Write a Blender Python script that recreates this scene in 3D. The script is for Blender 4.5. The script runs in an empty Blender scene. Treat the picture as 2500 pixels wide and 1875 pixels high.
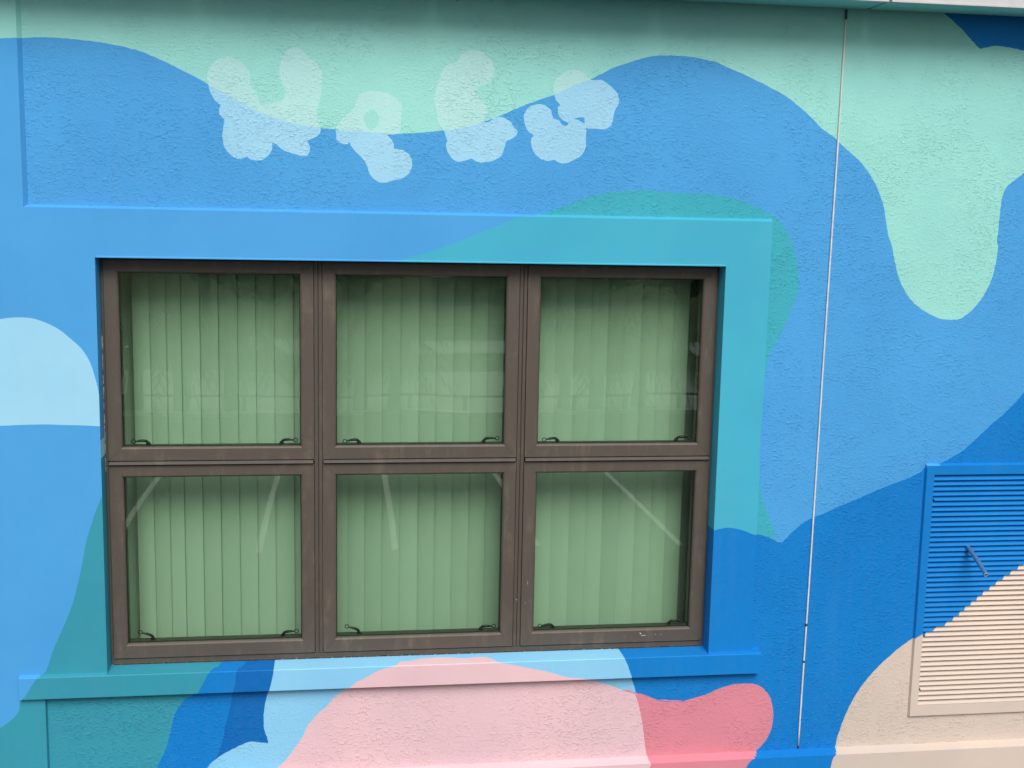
import bpy, bmesh, math, random
import numpy as np
from mathutils import Matrix, Vector
from mathutils.geometry import delaunay_2d_cdt

random.seed(7)
rng = np.random.default_rng(7)
SC = bpy.context.scene
COL = SC.collection

POLYS = [
 ('mint', [(-1.4084,6.8703),(-1.3487,6.8753),(-1.2809,6.8824),(-1.1938,6.8845),(-1.1133,6.8808),(-1.0391,6.8756),(-0.958,6.8651),(-0.8766,6.8497),(-0.8086,6.8282),(-0.7404,6.7997),(-0.6719,6.7675),(-0.6169,6.7417),(-0.5685,6.7155),(-0.513,6.6859),(-0.4503,6.6529),(-0.3872,6.6197),(-0.3237,6.5934),(-0.2527,6.5743),(-0.1813,6.5565),(-0.0952,6.5448),(-0.0258,6.5411),(0.0466,6.5382),(0.1558,6.5313),(0.2436,6.5295),(0.3318,6.5364),(0.4425,6.5498),(0.524,6.5631),(0.5982,6.5842),(0.6726,6.6111),(0.7469,6.6447),(0.8215,6.6762),(0.8963,6.7056),(0.9563,6.728),(1.0312,6.7669),(1.099,6.7926),(1.1516,6.8185),(1.2118,6.8498),(1.2724,6.8717),(1.3332,6.8929),(1.3943,6.9076),(1.4561,6.9114),(1.5337,6.9121),(1.4997,6.9116),(1.5698,6.9091),(1.6327,6.9004),(1.6801,6.8911),(1.7441,6.8669),(1.8244,6.8387),(1.8893,6.8113),(1.9544,6.7837),(2.0201,6.7523),(2.0785,6.7129),(2.1374,6.6696),(2.2057,6.6112),(2.2735,6.5675),(2.3253,6.5232),(2.3942,6.4714),(2.4384,6.4264),(2.4747,6.3772),(2.5076,6.3199),(2.5326,6.2582),(2.55,6.1883),(2.5674,6.1181),(2.5854,6.0755),(2.6099,5.989),(2.6312,5.9259),(2.6605,5.8706),(2.6978,5.8231),(2.752,5.7795),(2.8053,5.7502),(2.8582,5.7297),(2.91,5.7252),(2.9612,5.7305),(3.0101,5.7656),(3.0496,5.8104),(3.0801,5.859),(3.1019,5.9076),(3.1152,5.9559),(3.1234,6.0121),(3.1259,6.0841),(3.1199,6.1037),(3.1221,6.1594),(3.1227,6.2229),(3.1259,6.2862),(3.1311,6.3257),(3.1491,6.3655),(3.181,6.3937),(3.2308,6.4319),(3.2858,6.471)], [(3.6,6.4),(5,6.6),(5,7.6),(-3,7.6),(-3,6.68)]),
 ('royal', [(2.7346,7.191),(2.7573,7.1589),(2.7787,7.144),(2.8181,7.1156),(2.8621,7.0836),(2.8979,7.0511),(2.9339,7.0185),(2.9606,6.9984),(2.9606,6.9984),(2.9933,7.0072),(3.0346,7.0141),(3.0767,7.0127),(3.1277,7.0071),(3.1808,6.9977),(3.2572,6.9777)], [(4.2,6.9),(4.4,7.6),(2.6,7.6)]),
 ('turquoise', [(0.2314,5.9532),(0.2535,5.9721),(0.3203,5.9931),(0.3797,6.011),(0.4542,6.0382),(0.5288,6.0691),(0.5886,6.0924),(0.6785,6.1275),(0.7386,6.1546),(0.7913,6.1757),(0.9012,6.1911),(0.962,6.2148),(1.0229,6.2385),(1.0916,6.2662),(1.1684,6.2866),(1.2612,6.3014),(1.3547,6.3073),(1.4488,6.3079),(1.4224,6.305),(1.5012,6.3015),(1.5804,6.2979),(1.6837,6.2979),(1.7559,6.2881),(1.8207,6.2742),(1.8943,6.249),(1.9685,6.2198),(2.019,6.1861),(2.0539,6.1442),(2.0807,6.1021),(2.0974,6.0674),(2.1152,5.9978),(2.1299,5.9276),(2.1331,5.8727),(2.1214,5.8175),(2.1003,5.7542),(2.0786,5.6986),(2.0528,5.643),(2.0192,5.5792),(1.9991,5.5234),(1.9922,5.4675),(1.9817,5.3587),(1.9777,5.1979),(1.9754,5.0358),(1.9941,4.9243),(2.0076,4.8583),(2.0237,4.7919),(2.0171,4.8377),(2.0463,4.7628),(2.0756,4.6874),(2.0915,4.6287)], [(2.1,4.55),(1.7,4.5),(0.6,5.2),(-0.3,5.9)]),
 ('royal', [(1.6832,4.7073),(1.7411,4.7063),(1.762,4.7034),(1.7906,4.7103),(1.8318,4.717),(1.8737,4.7121),(1.9244,4.6979),(1.9671,4.6806),(2.0175,4.6702),(2.0605,4.6544),(2.1039,4.6326),(2.1209,4.6323),(2.145,4.6569),(2.1771,4.6897),(2.2257,4.7306),(2.267,4.7508),(2.3337,4.7764),(2.4002,4.807),(2.4838,4.8392),(2.5674,4.8756),(2.6682,4.9158),(2.7696,4.9522),(2.8196,4.9809),(2.8394,5.0074),(2.9043,5.0134),(2.9548,5.038),(3.0301,5.0834),(3.1118,5.1579),(3.177,5.2201),(3.2344,5.2698),(3.2831,5.3196),(3.3246,5.3694),(3.3612,5.4357)], [(3.9,5.9),(5,6.4),(5,3.0),(0.4,3.0),(0.4,4.5)]),
 ('skyblue', [(-1.455,5.6985),(-1.4138,5.7045),(-1.3659,5.7063),(-1.3181,5.7016),(-1.2705,5.6854),(-1.2163,5.6568),(-1.1691,5.6172),(-1.1219,5.57),(-1.0888,5.5116),(-1.0697,5.4455),(-1.0574,5.3865),(-1.0519,5.3347),(-1.0447,5.2902),(-1.0464,5.2284),(-1.0464,5.2284),(-1.0549,5.2284),(-1.1252,5.2326),(-1.2093,5.2352),(-1.3,5.2379),(-1.3835,5.2362),(-1.432,5.2342),(-1.4735,5.233)], [(-2.15,5.05),(-2.2,5.25),(-2.0,5.55),(-1.75,5.7)]),
 ('teal', [(-1.0553,4.915),(-1.0645,4.8924),(-1.0836,4.8471),(-1.0993,4.7981),(-1.1268,4.7146),(-1.1476,4.6154),(-1.1683,4.5234),(-1.2006,4.4081),(-1.2317,4.3313),(-1.2627,4.262),(-1.286,4.2081),(-1.31,4.1383),(-1.3255,4.1035),(-1.3566,4.0825),(-1.4095,4.0021),(-1.4366,3.9682),(-1.4455,3.9227),(-1.477,3.8844),(-1.5286,3.847)], [(-1.75,3.75),(-2.2,3.0),(0.0,3.0),(0.0,4.5),(-0.9,5.0)]),
 ('royal', [(-0.5258,4.1345),(-0.5567,4.0918),(-0.5816,4.0893),(-0.5995,4.0873),(-0.6294,4.0354),(-0.673,3.9661),(-0.7183,3.9436),(-0.7375,3.9161),(-0.7644,3.8767),(-0.7766,3.8285),(-0.7888,3.7803),(-0.8051,3.7158),(-0.8288,3.6597),(-0.8523,3.6125),(-0.8721,3.5634)], [(-0.85,3.0),(0.3,3.0),(0.3,4.4),(-0.45,4.4)]),
 ('navy', [(-0.4207,4.1349),(-0.4488,4.091),(-0.4748,4.0885),(-0.4795,4.0859),(-0.4877,4.03),(-0.5038,3.9635),(-0.512,3.915),(-0.5241,3.8585),(-0.5401,3.802),(-0.5485,3.745),(-0.5723,3.6721),(-0.588,3.6399),(-0.6073,3.6161)], [(-0.4,3.4),(0.2,3.4),(0.2,4.4),(-0.3,4.4)]),
 ('lightblue', [(-0.3037,4.1469),(-0.3076,4.135),(-0.3126,4.0888),(-0.3144,4.0718),(-0.3285,4.0079),(-0.3407,3.9652),(-0.3565,3.9006),(-0.3632,3.8435),(-0.3615,3.786),(-0.3504,3.7443),(-0.343,3.711),(-0.343,3.711),(-0.3813,3.7169),(-0.4194,3.7227),(-0.4577,3.7121),(-0.5037,3.6895),(-0.5496,3.667),(-0.588,3.6399),(-0.6149,3.6165),(-0.6343,3.5845)], [(-0.55,3.3),(1.36,3.3),(1.4848,3.4647),(1.4845,3.5176),(1.494,3.5402),(1.4801,3.5756),(1.469,3.6454),(1.4578,3.7236),(1.4426,3.7931),(1.4282,3.8451),(1.4165,3.8925),(1.4088,3.9227),(1.3783,4.0015),(1.3601,4.0526),(1.3428,4.0879),(1.297,4.134),(1.2802,4.1471),(1.1,4.4),(-0.16,4.4)]),
 ('coral', [(1.376,3.9069),(1.4166,3.8908),(1.4604,3.878),(1.5029,3.8592),(1.5538,3.8443),(1.6131,3.8351),(1.6721,3.837),(1.5169,3.8501),(1.5678,3.8377),(1.6436,3.8364),(1.7106,3.8509),(1.7775,3.8698),(1.8442,3.8974),(1.9116,3.9138),(1.9798,3.9164),(2.0317,3.9075),(2.0673,3.8845),(2.0996,3.8441),(2.1201,3.7824),(2.1239,3.7123),(2.1137,3.6602),(2.0944,3.6171),(2.0658,3.5833),(2.0412,3.558),(2.0024,3.5351),(1.9744,3.4936),(1.9547,3.4586)], [(1.7,3.3),(1.2,3.3),(1.2,3.9)]),
 ('pink', [(-0.3368,3.5448),(-0.3018,3.5855),(-0.2669,3.6162),(-0.2279,3.6725),(-0.189,3.7288),(-0.1578,3.7936),(-0.1189,3.8415),(-0.0724,3.8808),(-0.0414,3.9207),(0.0052,3.9559),(0.059,4.0093),(0.0975,4.0283),(0.1177,4.0397),(0.1795,4.0701),(0.2578,4.0879),(0.3057,4.0889),(0.3703,4.0901),(0.4662,4.0905),(0.56,4.0897),(0.7153,4.088),(0.7765,4.0775),(0.873,4.055),(0.97,4.0315),(1.0679,4.0004),(1.1494,3.989),(1.2088,3.96),(1.2923,3.9314),(1.3595,3.9033),(1.4168,3.884)], [(1.4282,3.8451),(1.4426,3.7931),(1.4578,3.7236),(1.469,3.6454),(1.4801,3.5756),(1.494,3.5402),(1.4845,3.5176),(1.4848,3.4647),(1.36,3.3),(-0.35,3.3)]),
 ('cream', [(2.4041,3.4184),(2.4183,3.4718),(2.4322,3.5322),(2.4565,3.5564),(2.4664,3.6092),(2.4808,3.6617),(2.5067,3.74),(2.5413,3.8179),(2.5892,3.895),(2.6381,3.9545),(2.6959,4.0137),(2.7543,4.0641),(2.8216,4.1143),(2.8786,4.1481),(2.9524,4.1719),(3.0125,4.2005),(3.113,4.2846),(3.2136,4.3687),(3.2811,4.4191),(3.3364,4.4567),(3.3958,4.4987),(3.494,4.5614)], [(4.0,4.75),(5,4.9),(5,3.0),(2.2,3.0)]),
 ('foam', [(-0.572,6.7188),(-0.5713,6.7607),(-0.5568,6.7925),(-0.525,6.8215),(-0.4829,6.8321),(-0.4411,6.8177),(-0.4098,6.7944),(-0.3927,6.7601),(-0.3931,6.718),(-0.3653,6.6838),(-0.3481,6.635),(-0.3232,6.6415),(-0.2948,6.6495),(-0.2592,6.6556),(-0.2412,6.6879),(-0.2551,6.7298),(-0.269,6.7644),(-0.2652,6.7997),(-0.2507,6.8422),(-0.2292,6.8745),(-0.1973,6.8862),(-0.1654,6.87),(-0.1442,6.8427),(-0.1087,6.8194),(-0.0873,6.785),(-0.0875,6.7214),(-0.0948,6.6645),(-0.1094,6.6071),(-0.0951,6.5648),(-0.0953,6.5219),(-0.1242,6.4996),(-0.1515,6.4895),(-0.1515,6.4895),(-0.1387,6.4562),(-0.1533,6.4235),(-0.2036,6.4294),(-0.2536,6.446),(-0.2892,6.4736),(-0.2998,6.479),(-0.2998,6.479),(-0.3037,6.4446),(-0.3254,6.4119),(-0.3612,6.3981),(-0.3967,6.4029),(-0.4108,6.4146),(-0.4108,6.4146),(-0.4322,6.4019),(-0.4675,6.4117),(-0.5024,6.4463),(-0.5123,6.4957),(-0.5028,6.5695),(-0.5028,6.5695),(-0.5215,6.5872),(-0.5246,6.6153),(-0.516,6.6282),(-0.516,6.6282),(-0.5416,6.6499),(-0.5587,6.6773)], []),
 ('foam', [(-0.0258,6.5024),(-0.0243,6.5455),(0.0031,6.5892),(0.0465,6.6263),(0.061,6.6624),(0.0826,6.6988),(0.1261,6.7109),(0.1697,6.7088),(0.2207,6.6927),(0.2574,6.6616),(0.26,6.6043),(0.2524,6.5392),(0.24,6.5294),(0.1982,6.5246),(0.1982,6.5246),(0.2218,6.495),(0.2294,6.4641),(0.2294,6.4641),(0.2588,6.4612),(0.2958,6.439),(0.3093,6.403),(0.3,6.3663),(0.267,6.3363),(0.2302,6.3281),(0.2302,6.3281),(0.186,6.314),(0.1493,6.3226),(0.1198,6.3546),(0.1088,6.3906),(0.0831,6.4262),(0.0467,6.4613),(0.0343,6.4847),(0.0343,6.4847),(0.014,6.4784),(-0.0114,6.4849)], []),
 ('foam', [(0.4041,6.6808),(0.411,6.7241),(0.4216,6.7675),(0.4394,6.811),(0.4613,6.8333),(0.5038,6.8477),(0.5038,6.8477),(0.5196,6.8783),(0.5636,6.8992),(0.608,6.8959),(0.6418,6.8721),(0.6647,6.8407),(0.6619,6.7903),(0.64,6.7607),(0.6031,6.745),(0.5851,6.7083),(0.6115,6.6875),(0.6403,6.6595),(0.6349,6.6231),(0.6204,6.5972),(0.643,6.5906),(0.6651,6.608),(0.7025,6.6157),(0.7403,6.6008),(0.7635,6.5723),(0.7789,6.5545),(0.7644,6.5285),(0.7285,6.5128),(0.7285,6.5128),(0.7201,6.4796),(0.7057,6.4462),(0.6684,6.4232),(0.6235,6.4147),(0.5896,6.4211),(0.5723,6.4302),(0.5723,6.4302),(0.541,6.4199),(0.5037,6.4167),(0.4735,6.4437),(0.4582,6.4797),(0.463,6.5104),(0.463,6.5104),(0.4538,6.5378),(0.4425,6.5556),(0.4236,6.584),(0.4157,6.6307)], []),
 ('foam', [(0.937,6.7419),(0.9399,6.7783),(0.9694,6.8084),(1.0067,6.83),(1.0522,6.8317),(1.0871,6.8089),(1.1066,6.7914),(1.1524,6.793),(1.1914,6.7724),(1.2311,6.7335),(1.2378,6.6933),(1.2219,6.6633),(1.2151,6.6337),(1.2085,6.6002),(1.1785,6.5772),(1.1285,6.5779),(1.09,6.5798),(1.0818,6.6001),(1.0811,6.6236),(1.0505,6.6242),(1.0278,6.6169),(1.0053,6.6015),(0.9899,6.6084),(0.9666,6.626),(0.9584,6.6477),(0.9616,6.6698),(0.969,6.6773),(0.9495,6.6986)], []),
 ('foam', [(0.8065,6.6065),(0.806,6.6284),(0.8219,6.658),(0.8592,6.676),(0.8971,6.675),(0.9279,6.6541),(0.9402,6.6179),(0.9671,6.6077),(0.9828,6.5884),(1.0056,6.5905),(1.0127,6.6091),(1.0354,6.6193),(1.0507,6.6154),(1.0819,6.5965),(1.09,6.5798),(1.0914,6.5341),(1.0889,6.4896),(1.0707,6.4558),(1.0367,6.4363),(1.0026,6.4206),(0.9642,6.4256),(0.9487,6.4341),(0.9487,6.4341),(0.9107,6.4294),(0.8722,6.4469),(0.8448,6.483),(0.8415,6.527),(0.8526,6.5398),(0.8526,6.5398),(0.8202,6.5667)], []),
 ('hole', [(0.0937,6.5991),(0.1082,6.6196),(0.13,6.6325),(0.1518,6.6189),(0.1629,6.5869),(0.1484,6.5577),(0.1266,6.5413),(0.101,6.5671)], []),
]
VANE_EDGES = [-0.9614, -0.8864, -0.8254, -0.7421, -0.6568, -0.5721, -0.4852, -0.4008, -0.3159, -0.226, -0.1416, -0.0573, 0.027, 0.1097, 0.1928, 0.2792, 0.3679, 0.4501, 0.5346, 0.6179, 0.6994, 0.7826, 0.8658, 0.949, 1.0322, 1.124, 1.2081, 1.2914, 1.3751, 1.4601, 1.5414, 1.6187]
HOSE_X = 3.0859
CAM_LOC = (0, -5.37037037037037, 6.2)
CAM_ROT = [[0.9899212, 0.0004246, -0.1416189], [-0.1401822, 0.1450494, -0.9794435], [0.0201259, 0.9894243, 0.143647]]


# ------------------------------------------------------------------ camera
cam_d = bpy.data.cameras.new('camera')
cam_d.sensor_fit = 'HORIZONTAL'
cam_d.sensor_width = 36.0
cam_d.lens = 36.0 * 2900.0 / 2500.0
cam_d.clip_start = 0.05
cam_d.clip_end = 6000.0
cam = bpy.data.objects.new('camera', cam_d)
COL.objects.link(cam)
m = Matrix(CAM_ROT).to_4x4()
m.translation = Vector(CAM_LOC)
cam.matrix_world = m
SC.camera = cam

# ------------------------------------------------------------------ sky, sun, exposure
SUN_EL, SUN_AZ = math.radians(45.5), math.radians(180.0)     # high soft sun straight in front of the wall
world = bpy.data.worlds.new('World')
SC.world = world
world.use_nodes = True
nt = world.node_tree
bg = nt.nodes['Background']
sky = nt.nodes.new('ShaderNodeTexSky')
sky.sky_type = 'NISHITA'
sky.sun_disc = False
sky.sun_elevation = SUN_EL
sky.sun_rotation = SUN_AZ
sky.dust_density = 4.0
hs = nt.nodes.new('ShaderNodeHueSaturation')                  # thin white overcast: most of the blue is gone
hs.inputs['Saturation'].default_value = 0.30
nt.links.new(sky.outputs[0], hs.inputs['Color'])
nt.links.new(hs.outputs[0], bg.inputs['Color'])
bg.inputs['Strength'].default_value = 0.05
sun_d = bpy.data.lights.new('sun', 'SUN')
sun_d.energy = 1.5
sun_d.angle = math.radians(36.0)
sun_d.color = (1.0, 0.965, 0.92)
sun = bpy.data.objects.new('sun', sun_d)
COL.objects.link(sun)
sd = Vector((0.06, -math.cos(SUN_EL), math.sin(SUN_EL)))
sun.rotation_euler = sd.to_track_quat('Z', 'Y').to_euler()
sun.location = sd * 60
vs = SC.view_settings
vs.view_transform = 'Standard'
vs.look = 'None'
vs.gamma = 1.0
vs.exposure = 0.87
vs.use_curve_mapping = False

# ------------------------------------------------------------------ object helpers
def tag(o, label=None, cat=None, group=None, kind=None):
    if label: o['label'] = label
    if cat: o['category'] = cat
    if group: o['group'] = group
    if kind: o['kind'] = kind
    return o

def thing(name, loc, label, cat, group=None):
    o = bpy.data.objects.new(name, None)
    o.empty_display_size = 0.2
    o.location = loc
    COL.objects.link(o)
    return tag(o, label, cat, group)

def world_loc(o):
    v = Vector((0, 0, 0))
    while o is not None:
        v = v + o.location
        o = o.parent
    return v

def put(name, me, parent=None, at=None):
    """link mesh data given in world coordinates (or round the point `at`) under a parent"""
    o = bpy.data.objects.new(name, me)
    COL.objects.link(o)
    w = Vector(at) if at is not None else Vector((0, 0, 0))
    if parent is not None:
        o.parent = parent
        o.location = w - world_loc(parent)
    else:
        o.location = w
    return o

def mesh(name, verts, faces, mats, idx=None, smooth=False):
    me = bpy.data.meshes.new(name)
    me.from_pydata([tuple(map(float, v)) for v in verts], [], [tuple(int(i) for i in f) for f in faces])
    for mt in (mats if isinstance(mats, (list, tuple)) else [mats]):
        me.materials.append(mt)
    if idx is not None:
        me.polygons.foreach_set('material_index', np.asarray(idx, dtype=np.int32))
    if smooth:
        me.polygons.foreach_set('use_smooth', np.ones(len(me.polygons), dtype=bool))
    me.update()
    return me

class MB:
    """collects simple solids for ONE mesh"""
    def __init__(self):
        self.v, self.f = [], []
    def add(self, vs, fs):
        b = len(self.v)
        self.v += [tuple(p) for p in vs]
        self.f += [tuple(i + b for i in q) for q in fs]
    def box(self, x0, x1, y0, y1, z0, z1):
        self.add([(x0,y0,z0),(x1,y0,z0),(x1,y1,z0),(x0,y1,z0),(x0,y0,z1),(x1,y0,z1),(x1,y1,z1),(x0,y1,z1)],
                 [(0,3,2,1),(4,5,6,7),(0,1,5,4),(1,2,6,5),(2,3,7,6),(3,0,4,7)])
    def bbox(self, x0, x1, y0, y1, z0, z1, b=0.001):
        """box with a small chamfer on every edge"""
        bm = bmesh.new()
        bmesh.ops.create_cube(bm, size=1.0, matrix=Matrix.Translation(((x0+x1)/2,(y0+y1)/2,(z0+z1)/2)) @ Matrix.Diagonal((x1-x0,y1-y0,z1-z0,1)))
        bmesh.ops.bevel(bm, geom=bm.edges[:], offset=b, segments=1, affect='EDGES')
        bm.verts.index_update()
        self.add([v.co[:] for v in bm.verts], [[v.index for v in f.verts] for f in bm.faces])
        bm.free()
    def prism_x(self, prof, x0, x1, x0b=None, x1b=None):
        """closed (y,z) profile swept along x; optional per-point ends"""
        n = len(prof)
        a = x0 if isinstance(x0, (list, tuple)) else [x0]*n
        b = x1 if isinstance(x1, (list, tuple)) else [x1]*n
        vs = [(a[i], p[0], p[1]) for i, p in enumerate(prof)] + [(b[i], p[0], p[1]) for i, p in enumerate(prof)]
        fs = [(i, (i+1) % n, n+(i+1) % n, n+i) for i in range(n)] + [tuple(range(n))[::-1], tuple(range(n, 2*n))]
        self.add(vs, fs)
    def tube(self, pts, radii, n=10, cap=True):
        pts = [Vector(p) for p in pts]
        rings = []
        up0 = None
        for i, p in enumerate(pts):
            d = (pts[min(i+1, len(pts)-1)] - pts[max(i-1, 0)]).normalized()
            if up0 is None:
                up0 = d.orthogonal().normalized()
            u = (up0 - d * up0.dot(d)).normalized(); up0 = u
            w = d.cross(u)
            rings.append([p + (u*math.cos(2*math.pi*k/n) + w*math.sin(2*math.pi*k/n))*radii[i] for k in range(n)])
        vs = [v[:] for r in rings for v in r]
        fs = []
        for i in range(len(rings)-1):
            for k in range(n):
                fs.append((i*n+k, i*n+(k+1) % n, (i+1)*n+(k+1) % n, (i+1)*n+k))
        if cap:
            fs.append(tuple(range(n))[::-1]); fs.append(tuple(range((len(rings)-1)*n, len(rings)*n)))
        self.add(vs, fs)
    def fix(self, me):
        bm = bmesh.new(); bm.from_mesh(me)
        bmesh.ops.recalc_face_normals(bm, faces=bm.faces[:])
        bm.to_mesh(me); bm.free()
    def build(self, name, mat, parent=None, at=None, smooth=False, rel=False):
        vs = self.v
        if at is not None and not rel:
            vs = [(a-at[0], b-at[1], c-at[2]) for a, b, c in vs]
        me = mesh(name, vs, self.f, mat, smooth=smooth)
        self.fix(me)
        return put(name, me, parent, at)

# ------------------------------------------------------------------ materials
def new_mat(name):
    mt = bpy.data.materials.new(name)
    mt.use_nodes = True
    return mt, mt.node_tree, mt.node_tree.nodes['Principled BSDF']

def N(t, typ, **kw):
    n = t.nodes.new(typ)
    for k, v in kw.items():
        setattr(n, k, v)
    return n

def noise(t, vec, scale, detail=2.0, rough=0.5, dist=0.0):
    n = N(t, 'ShaderNodeTexNoise')
    n.inputs['Scale'].default_value = scale
    n.inputs['Detail'].default_value = detail
    n.inputs['Roughness'].default_value = rough
    n.inputs['Distortion'].default_value = dist
    t.links.new(vec, n.inputs['Vector'])
    return n.outputs['Fac']

def smooth01(t, val, a, b, lo=0.0, hi=1.0):
    n = N(t, 'ShaderNodeMapRange', interpolation_type='SMOOTHSTEP')
    n.inputs['From Min'].default_value = a
    n.inputs['From Max'].default_value = b
    n.inputs['To Min'].default_value = lo
    n.inputs['To Max'].default_value = hi
    t.links.new(val, n.inputs['Value'])
    return n.outputs['Result']

def math2(t, op, a, b):
    n = N(t, 'ShaderNodeMath', operation=op)
    for i, x in enumerate((a, b)):
        if isinstance(x, (int, float)):
            n.inputs[i].default_value = x
        else:
            t.links.new(x, n.inputs[i])
    return n.outputs[0]

def pos(t, scale=(1, 1, 1), off=(0, 0, 0)):
    g = N(t, 'ShaderNodeNewGeometry')
    mp = N(t, 'ShaderNodeMapping')
    mp.inputs['Scale'].default_value = scale
    mp.inputs['Location'].default_value = off
    t.links.new(g.outputs['Position'], mp.inputs['Vector'])
    return mp.outputs['Vector']

def build_height_groups():
    # thick sprayed render, half trowelled down: ragged raised flakes with flat bare patches between them
    g = bpy.data.node_groups.new('stucco_height', 'ShaderNodeTree')
    g.interface.new_socket('Height', in_out='OUTPUT', socket_type='NodeSocketFloat')
    g.interface.new_socket('Grime', in_out='OUTPUT', socket_type='NodeSocketFloat')
    out = N(g, 'NodeGroupOutput')
    p = pos(g)
    ps = pos(g, (0.8, 1, 1.1), (3.1, 0, 1.7))
    frag = smooth01(g, noise(g, p, 22.0, 2.0, 0.6), 0.38, 0.55)
    flakes = smooth01(g, noise(g, ps, 66.0, 3.0, 0.62, 0.25), 0.485, 0.615)
    flakes = math2(g, 'MULTIPLY', flakes, frag)
    small = smooth01(g, noise(g, p, 120.0, 3.0, 0.6, 0.2), 0.49, 0.67)
    mask = smooth01(g, noise(g, p, 2.4, 4.0, 0.66, 0.4), 0.36, 0.62, 0.22, 1.0)
    mask2 = smooth01(g, noise(g, pos(g, (1, 1, 1), (9, 4, 2)), 3.0, 3.0, 0.6), 0.38, 0.62, 0.25, 1.0)
    h = math2(g, 'ADD', math2(g, 'MULTIPLY', flakes, mask), math2(g, 'MULTIPLY', math2(g, 'MULTIPLY', small, mask2), 0.55))
    h = math2(g, 'ADD', h, math2(g, 'MULTIPLY', noise(g, p, 420.0, 2.0), 0.10))
    h = math2(g, 'ADD', h, math2(g, 'MULTIPLY', noise(g, p, 10.0, 2.0), 0.45))
    g.links.new(h, out.inputs['Height'])
    g.links.new(noise(g, p, 1.3, 4.0, 0.6), out.inputs['Grime'])
    # smooth float-finished render
    s = bpy.data.node_groups.new('smooth_height', 'ShaderNodeTree')
    s.interface.new_socket('Height', in_out='OUTPUT', socket_type='NodeSocketFloat')
    s.interface.new_socket('Grime', in_out='OUTPUT', socket_type='NodeSocketFloat')
    out = N(s, 'NodeGroupOutput')
    p = pos(s)
    h = math2(s, 'ADD', math2(s, 'MULTIPLY', noise(s, p, 260.0, 3.0, 0.6), 0.10), math2(s, 'MULTIPLY', noise(s, pos(s, (0.7, 1, 1.6)), 9.0, 3.0), 0.55))
    s.links.new(h, out.inputs['Height'])
    s.links.new(noise(s, p, 1.3, 4.0, 0.6), out.inputs['Grime'])
    return g, s
STUCCO_H, SMOOTH_H = build_height_groups()

# paints, linear base colours
PAINT = {
    'blue': (0.0678, 0.3440, 0.7182),
    'mint': (0.3084, 0.6944, 0.6425),
    'royal': (0.0035, 0.1980, 0.5850),
    'turquoise': (0.0560, 0.4130, 0.5850),
    'skyblue': (0.3229, 0.6444, 0.8600),
    'lightblue': (0.2459, 0.5753, 0.8361),
    'teal': (0.0357, 0.2946, 0.3987),
    'navy': (0.0020, 0.1360, 0.4600),
    'coral': (0.6800, 0.2380, 0.3030),
    'pink': (0.7600, 0.5200, 0.5620),
    'cream': (0.6400, 0.5380, 0.4650),
    'foam_mint': (0.4200, 0.7250, 0.7200),
    'foam_blue': (0.3300, 0.6350, 0.8450),
}
_pm = {}
def paint(name, stucco):
    key = (name, stucco)
    if key in _pm:
        return _pm[key]
    mt, t, b = new_mat(('stucco_' if stucco else 'smooth_') + name + '_paint')
    gp = N(t, 'ShaderNodeGroup'); gp.node_tree = STUCCO_H if stucco else SMOOTH_H
    c = PAINT[name]
    if stucco and name == 'turquoise':                     # the rough wall took a greener coat than the smooth surround
        c = (0.046, 0.395, 0.500)
    mix = N(t, 'ShaderNodeMix', data_type='RGBA')
    mix.inputs[6].default_value = (c[0]*0.93, c[1]*0.95, c[2]*0.97, 1)
    mix.inputs[7].default_value = (min(c[0]*1.06, .85), min(c[1]*1.04, .85), min(c[2]*1.02, .85), 1)
    t.links.new(smooth01(t, gp.outputs['Grime'], 0.3, 0.7), mix.inputs[0])
    # roller coverage: faint vertical runs and blotches where the coat is thinner
    cov = math2(t, 'MULTIPLY', smooth01(t, noise(t, pos(t, (16, 16, 1.1)), 1.0, 4.0, 0.6), 0.45, 0.75), 0.022)
    cov = math2(t, 'ADD', cov, smooth01(t, noise(t, pos(t, (1, 1, 1), (5, 1, 3)), 34.0, 3.0, 0.7), 0.4, 0.8, 0.0, 0.03))
    fade = N(t, 'ShaderNodeMix', data_type='RGBA')
    t.links.new(cov, fade.inputs[0])
    t.links.new(mix.outputs[2], fade.inputs[6])
    fade.inputs[7].default_value = (0.30, 0.31, 0.31, 1)
    t.links.new(fade.outputs[2], b.inputs['Base Color'])
    b.inputs['Roughness'].default_value = 0.62
    b.inputs['Specular IOR Level'].default_value = 0.18
    bp = N(t, 'ShaderNodeBump')
    bp.inputs['Distance'].default_value = 0.0020 if stucco else 0.0014
    bp.inputs['Strength'].default_value = 0.85 if stucco else 0.6
    t.links.new(gp.outputs['Height'], bp.inputs['Height'])
    t.links.new(bp.outputs[0], b.inputs['Normal'])
    _pm[key] = mt
    return mt

def plain(name, rgb, rough=0.6, spec=0.4, metal=0.0, var=0.08, vscale=6.0, bump=0.0, bscale=80.0):
    mt, t, b = new_mat(name)
    p = pos(t)
    mix = N(t, 'ShaderNodeMix', data_type='RGBA')
    mix.inputs[6].default_value = tuple(x*(1-var) for x in rgb) + (1,)
    mix.inputs[7].default_value = tuple(min(1, x*(1+var)) for x in rgb) + (1,)
    t.links.new(smooth01(t, noise(t, p, vscale, 4.0, 0.6), 0.3, 0.7), mix.inputs[0])
    t.links.new(mix.outputs[2], b.inputs['Base Color'])
    b.inputs['Roughness'].default_value = rough
    b.inputs['Specular IOR Level'].default_value = spec
    b.inputs['Metallic'].default_value = metal
    if bump:
        bp = N(t, 'ShaderNodeBump')
        bp.inputs['Distance'].default_value = bump
        t.links.new(noise(t, p, bscale, 3.0), bp.inputs['Height'])
        t.links.new(bp.outputs[0], b.inputs['Normal'])
    return mt

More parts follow.
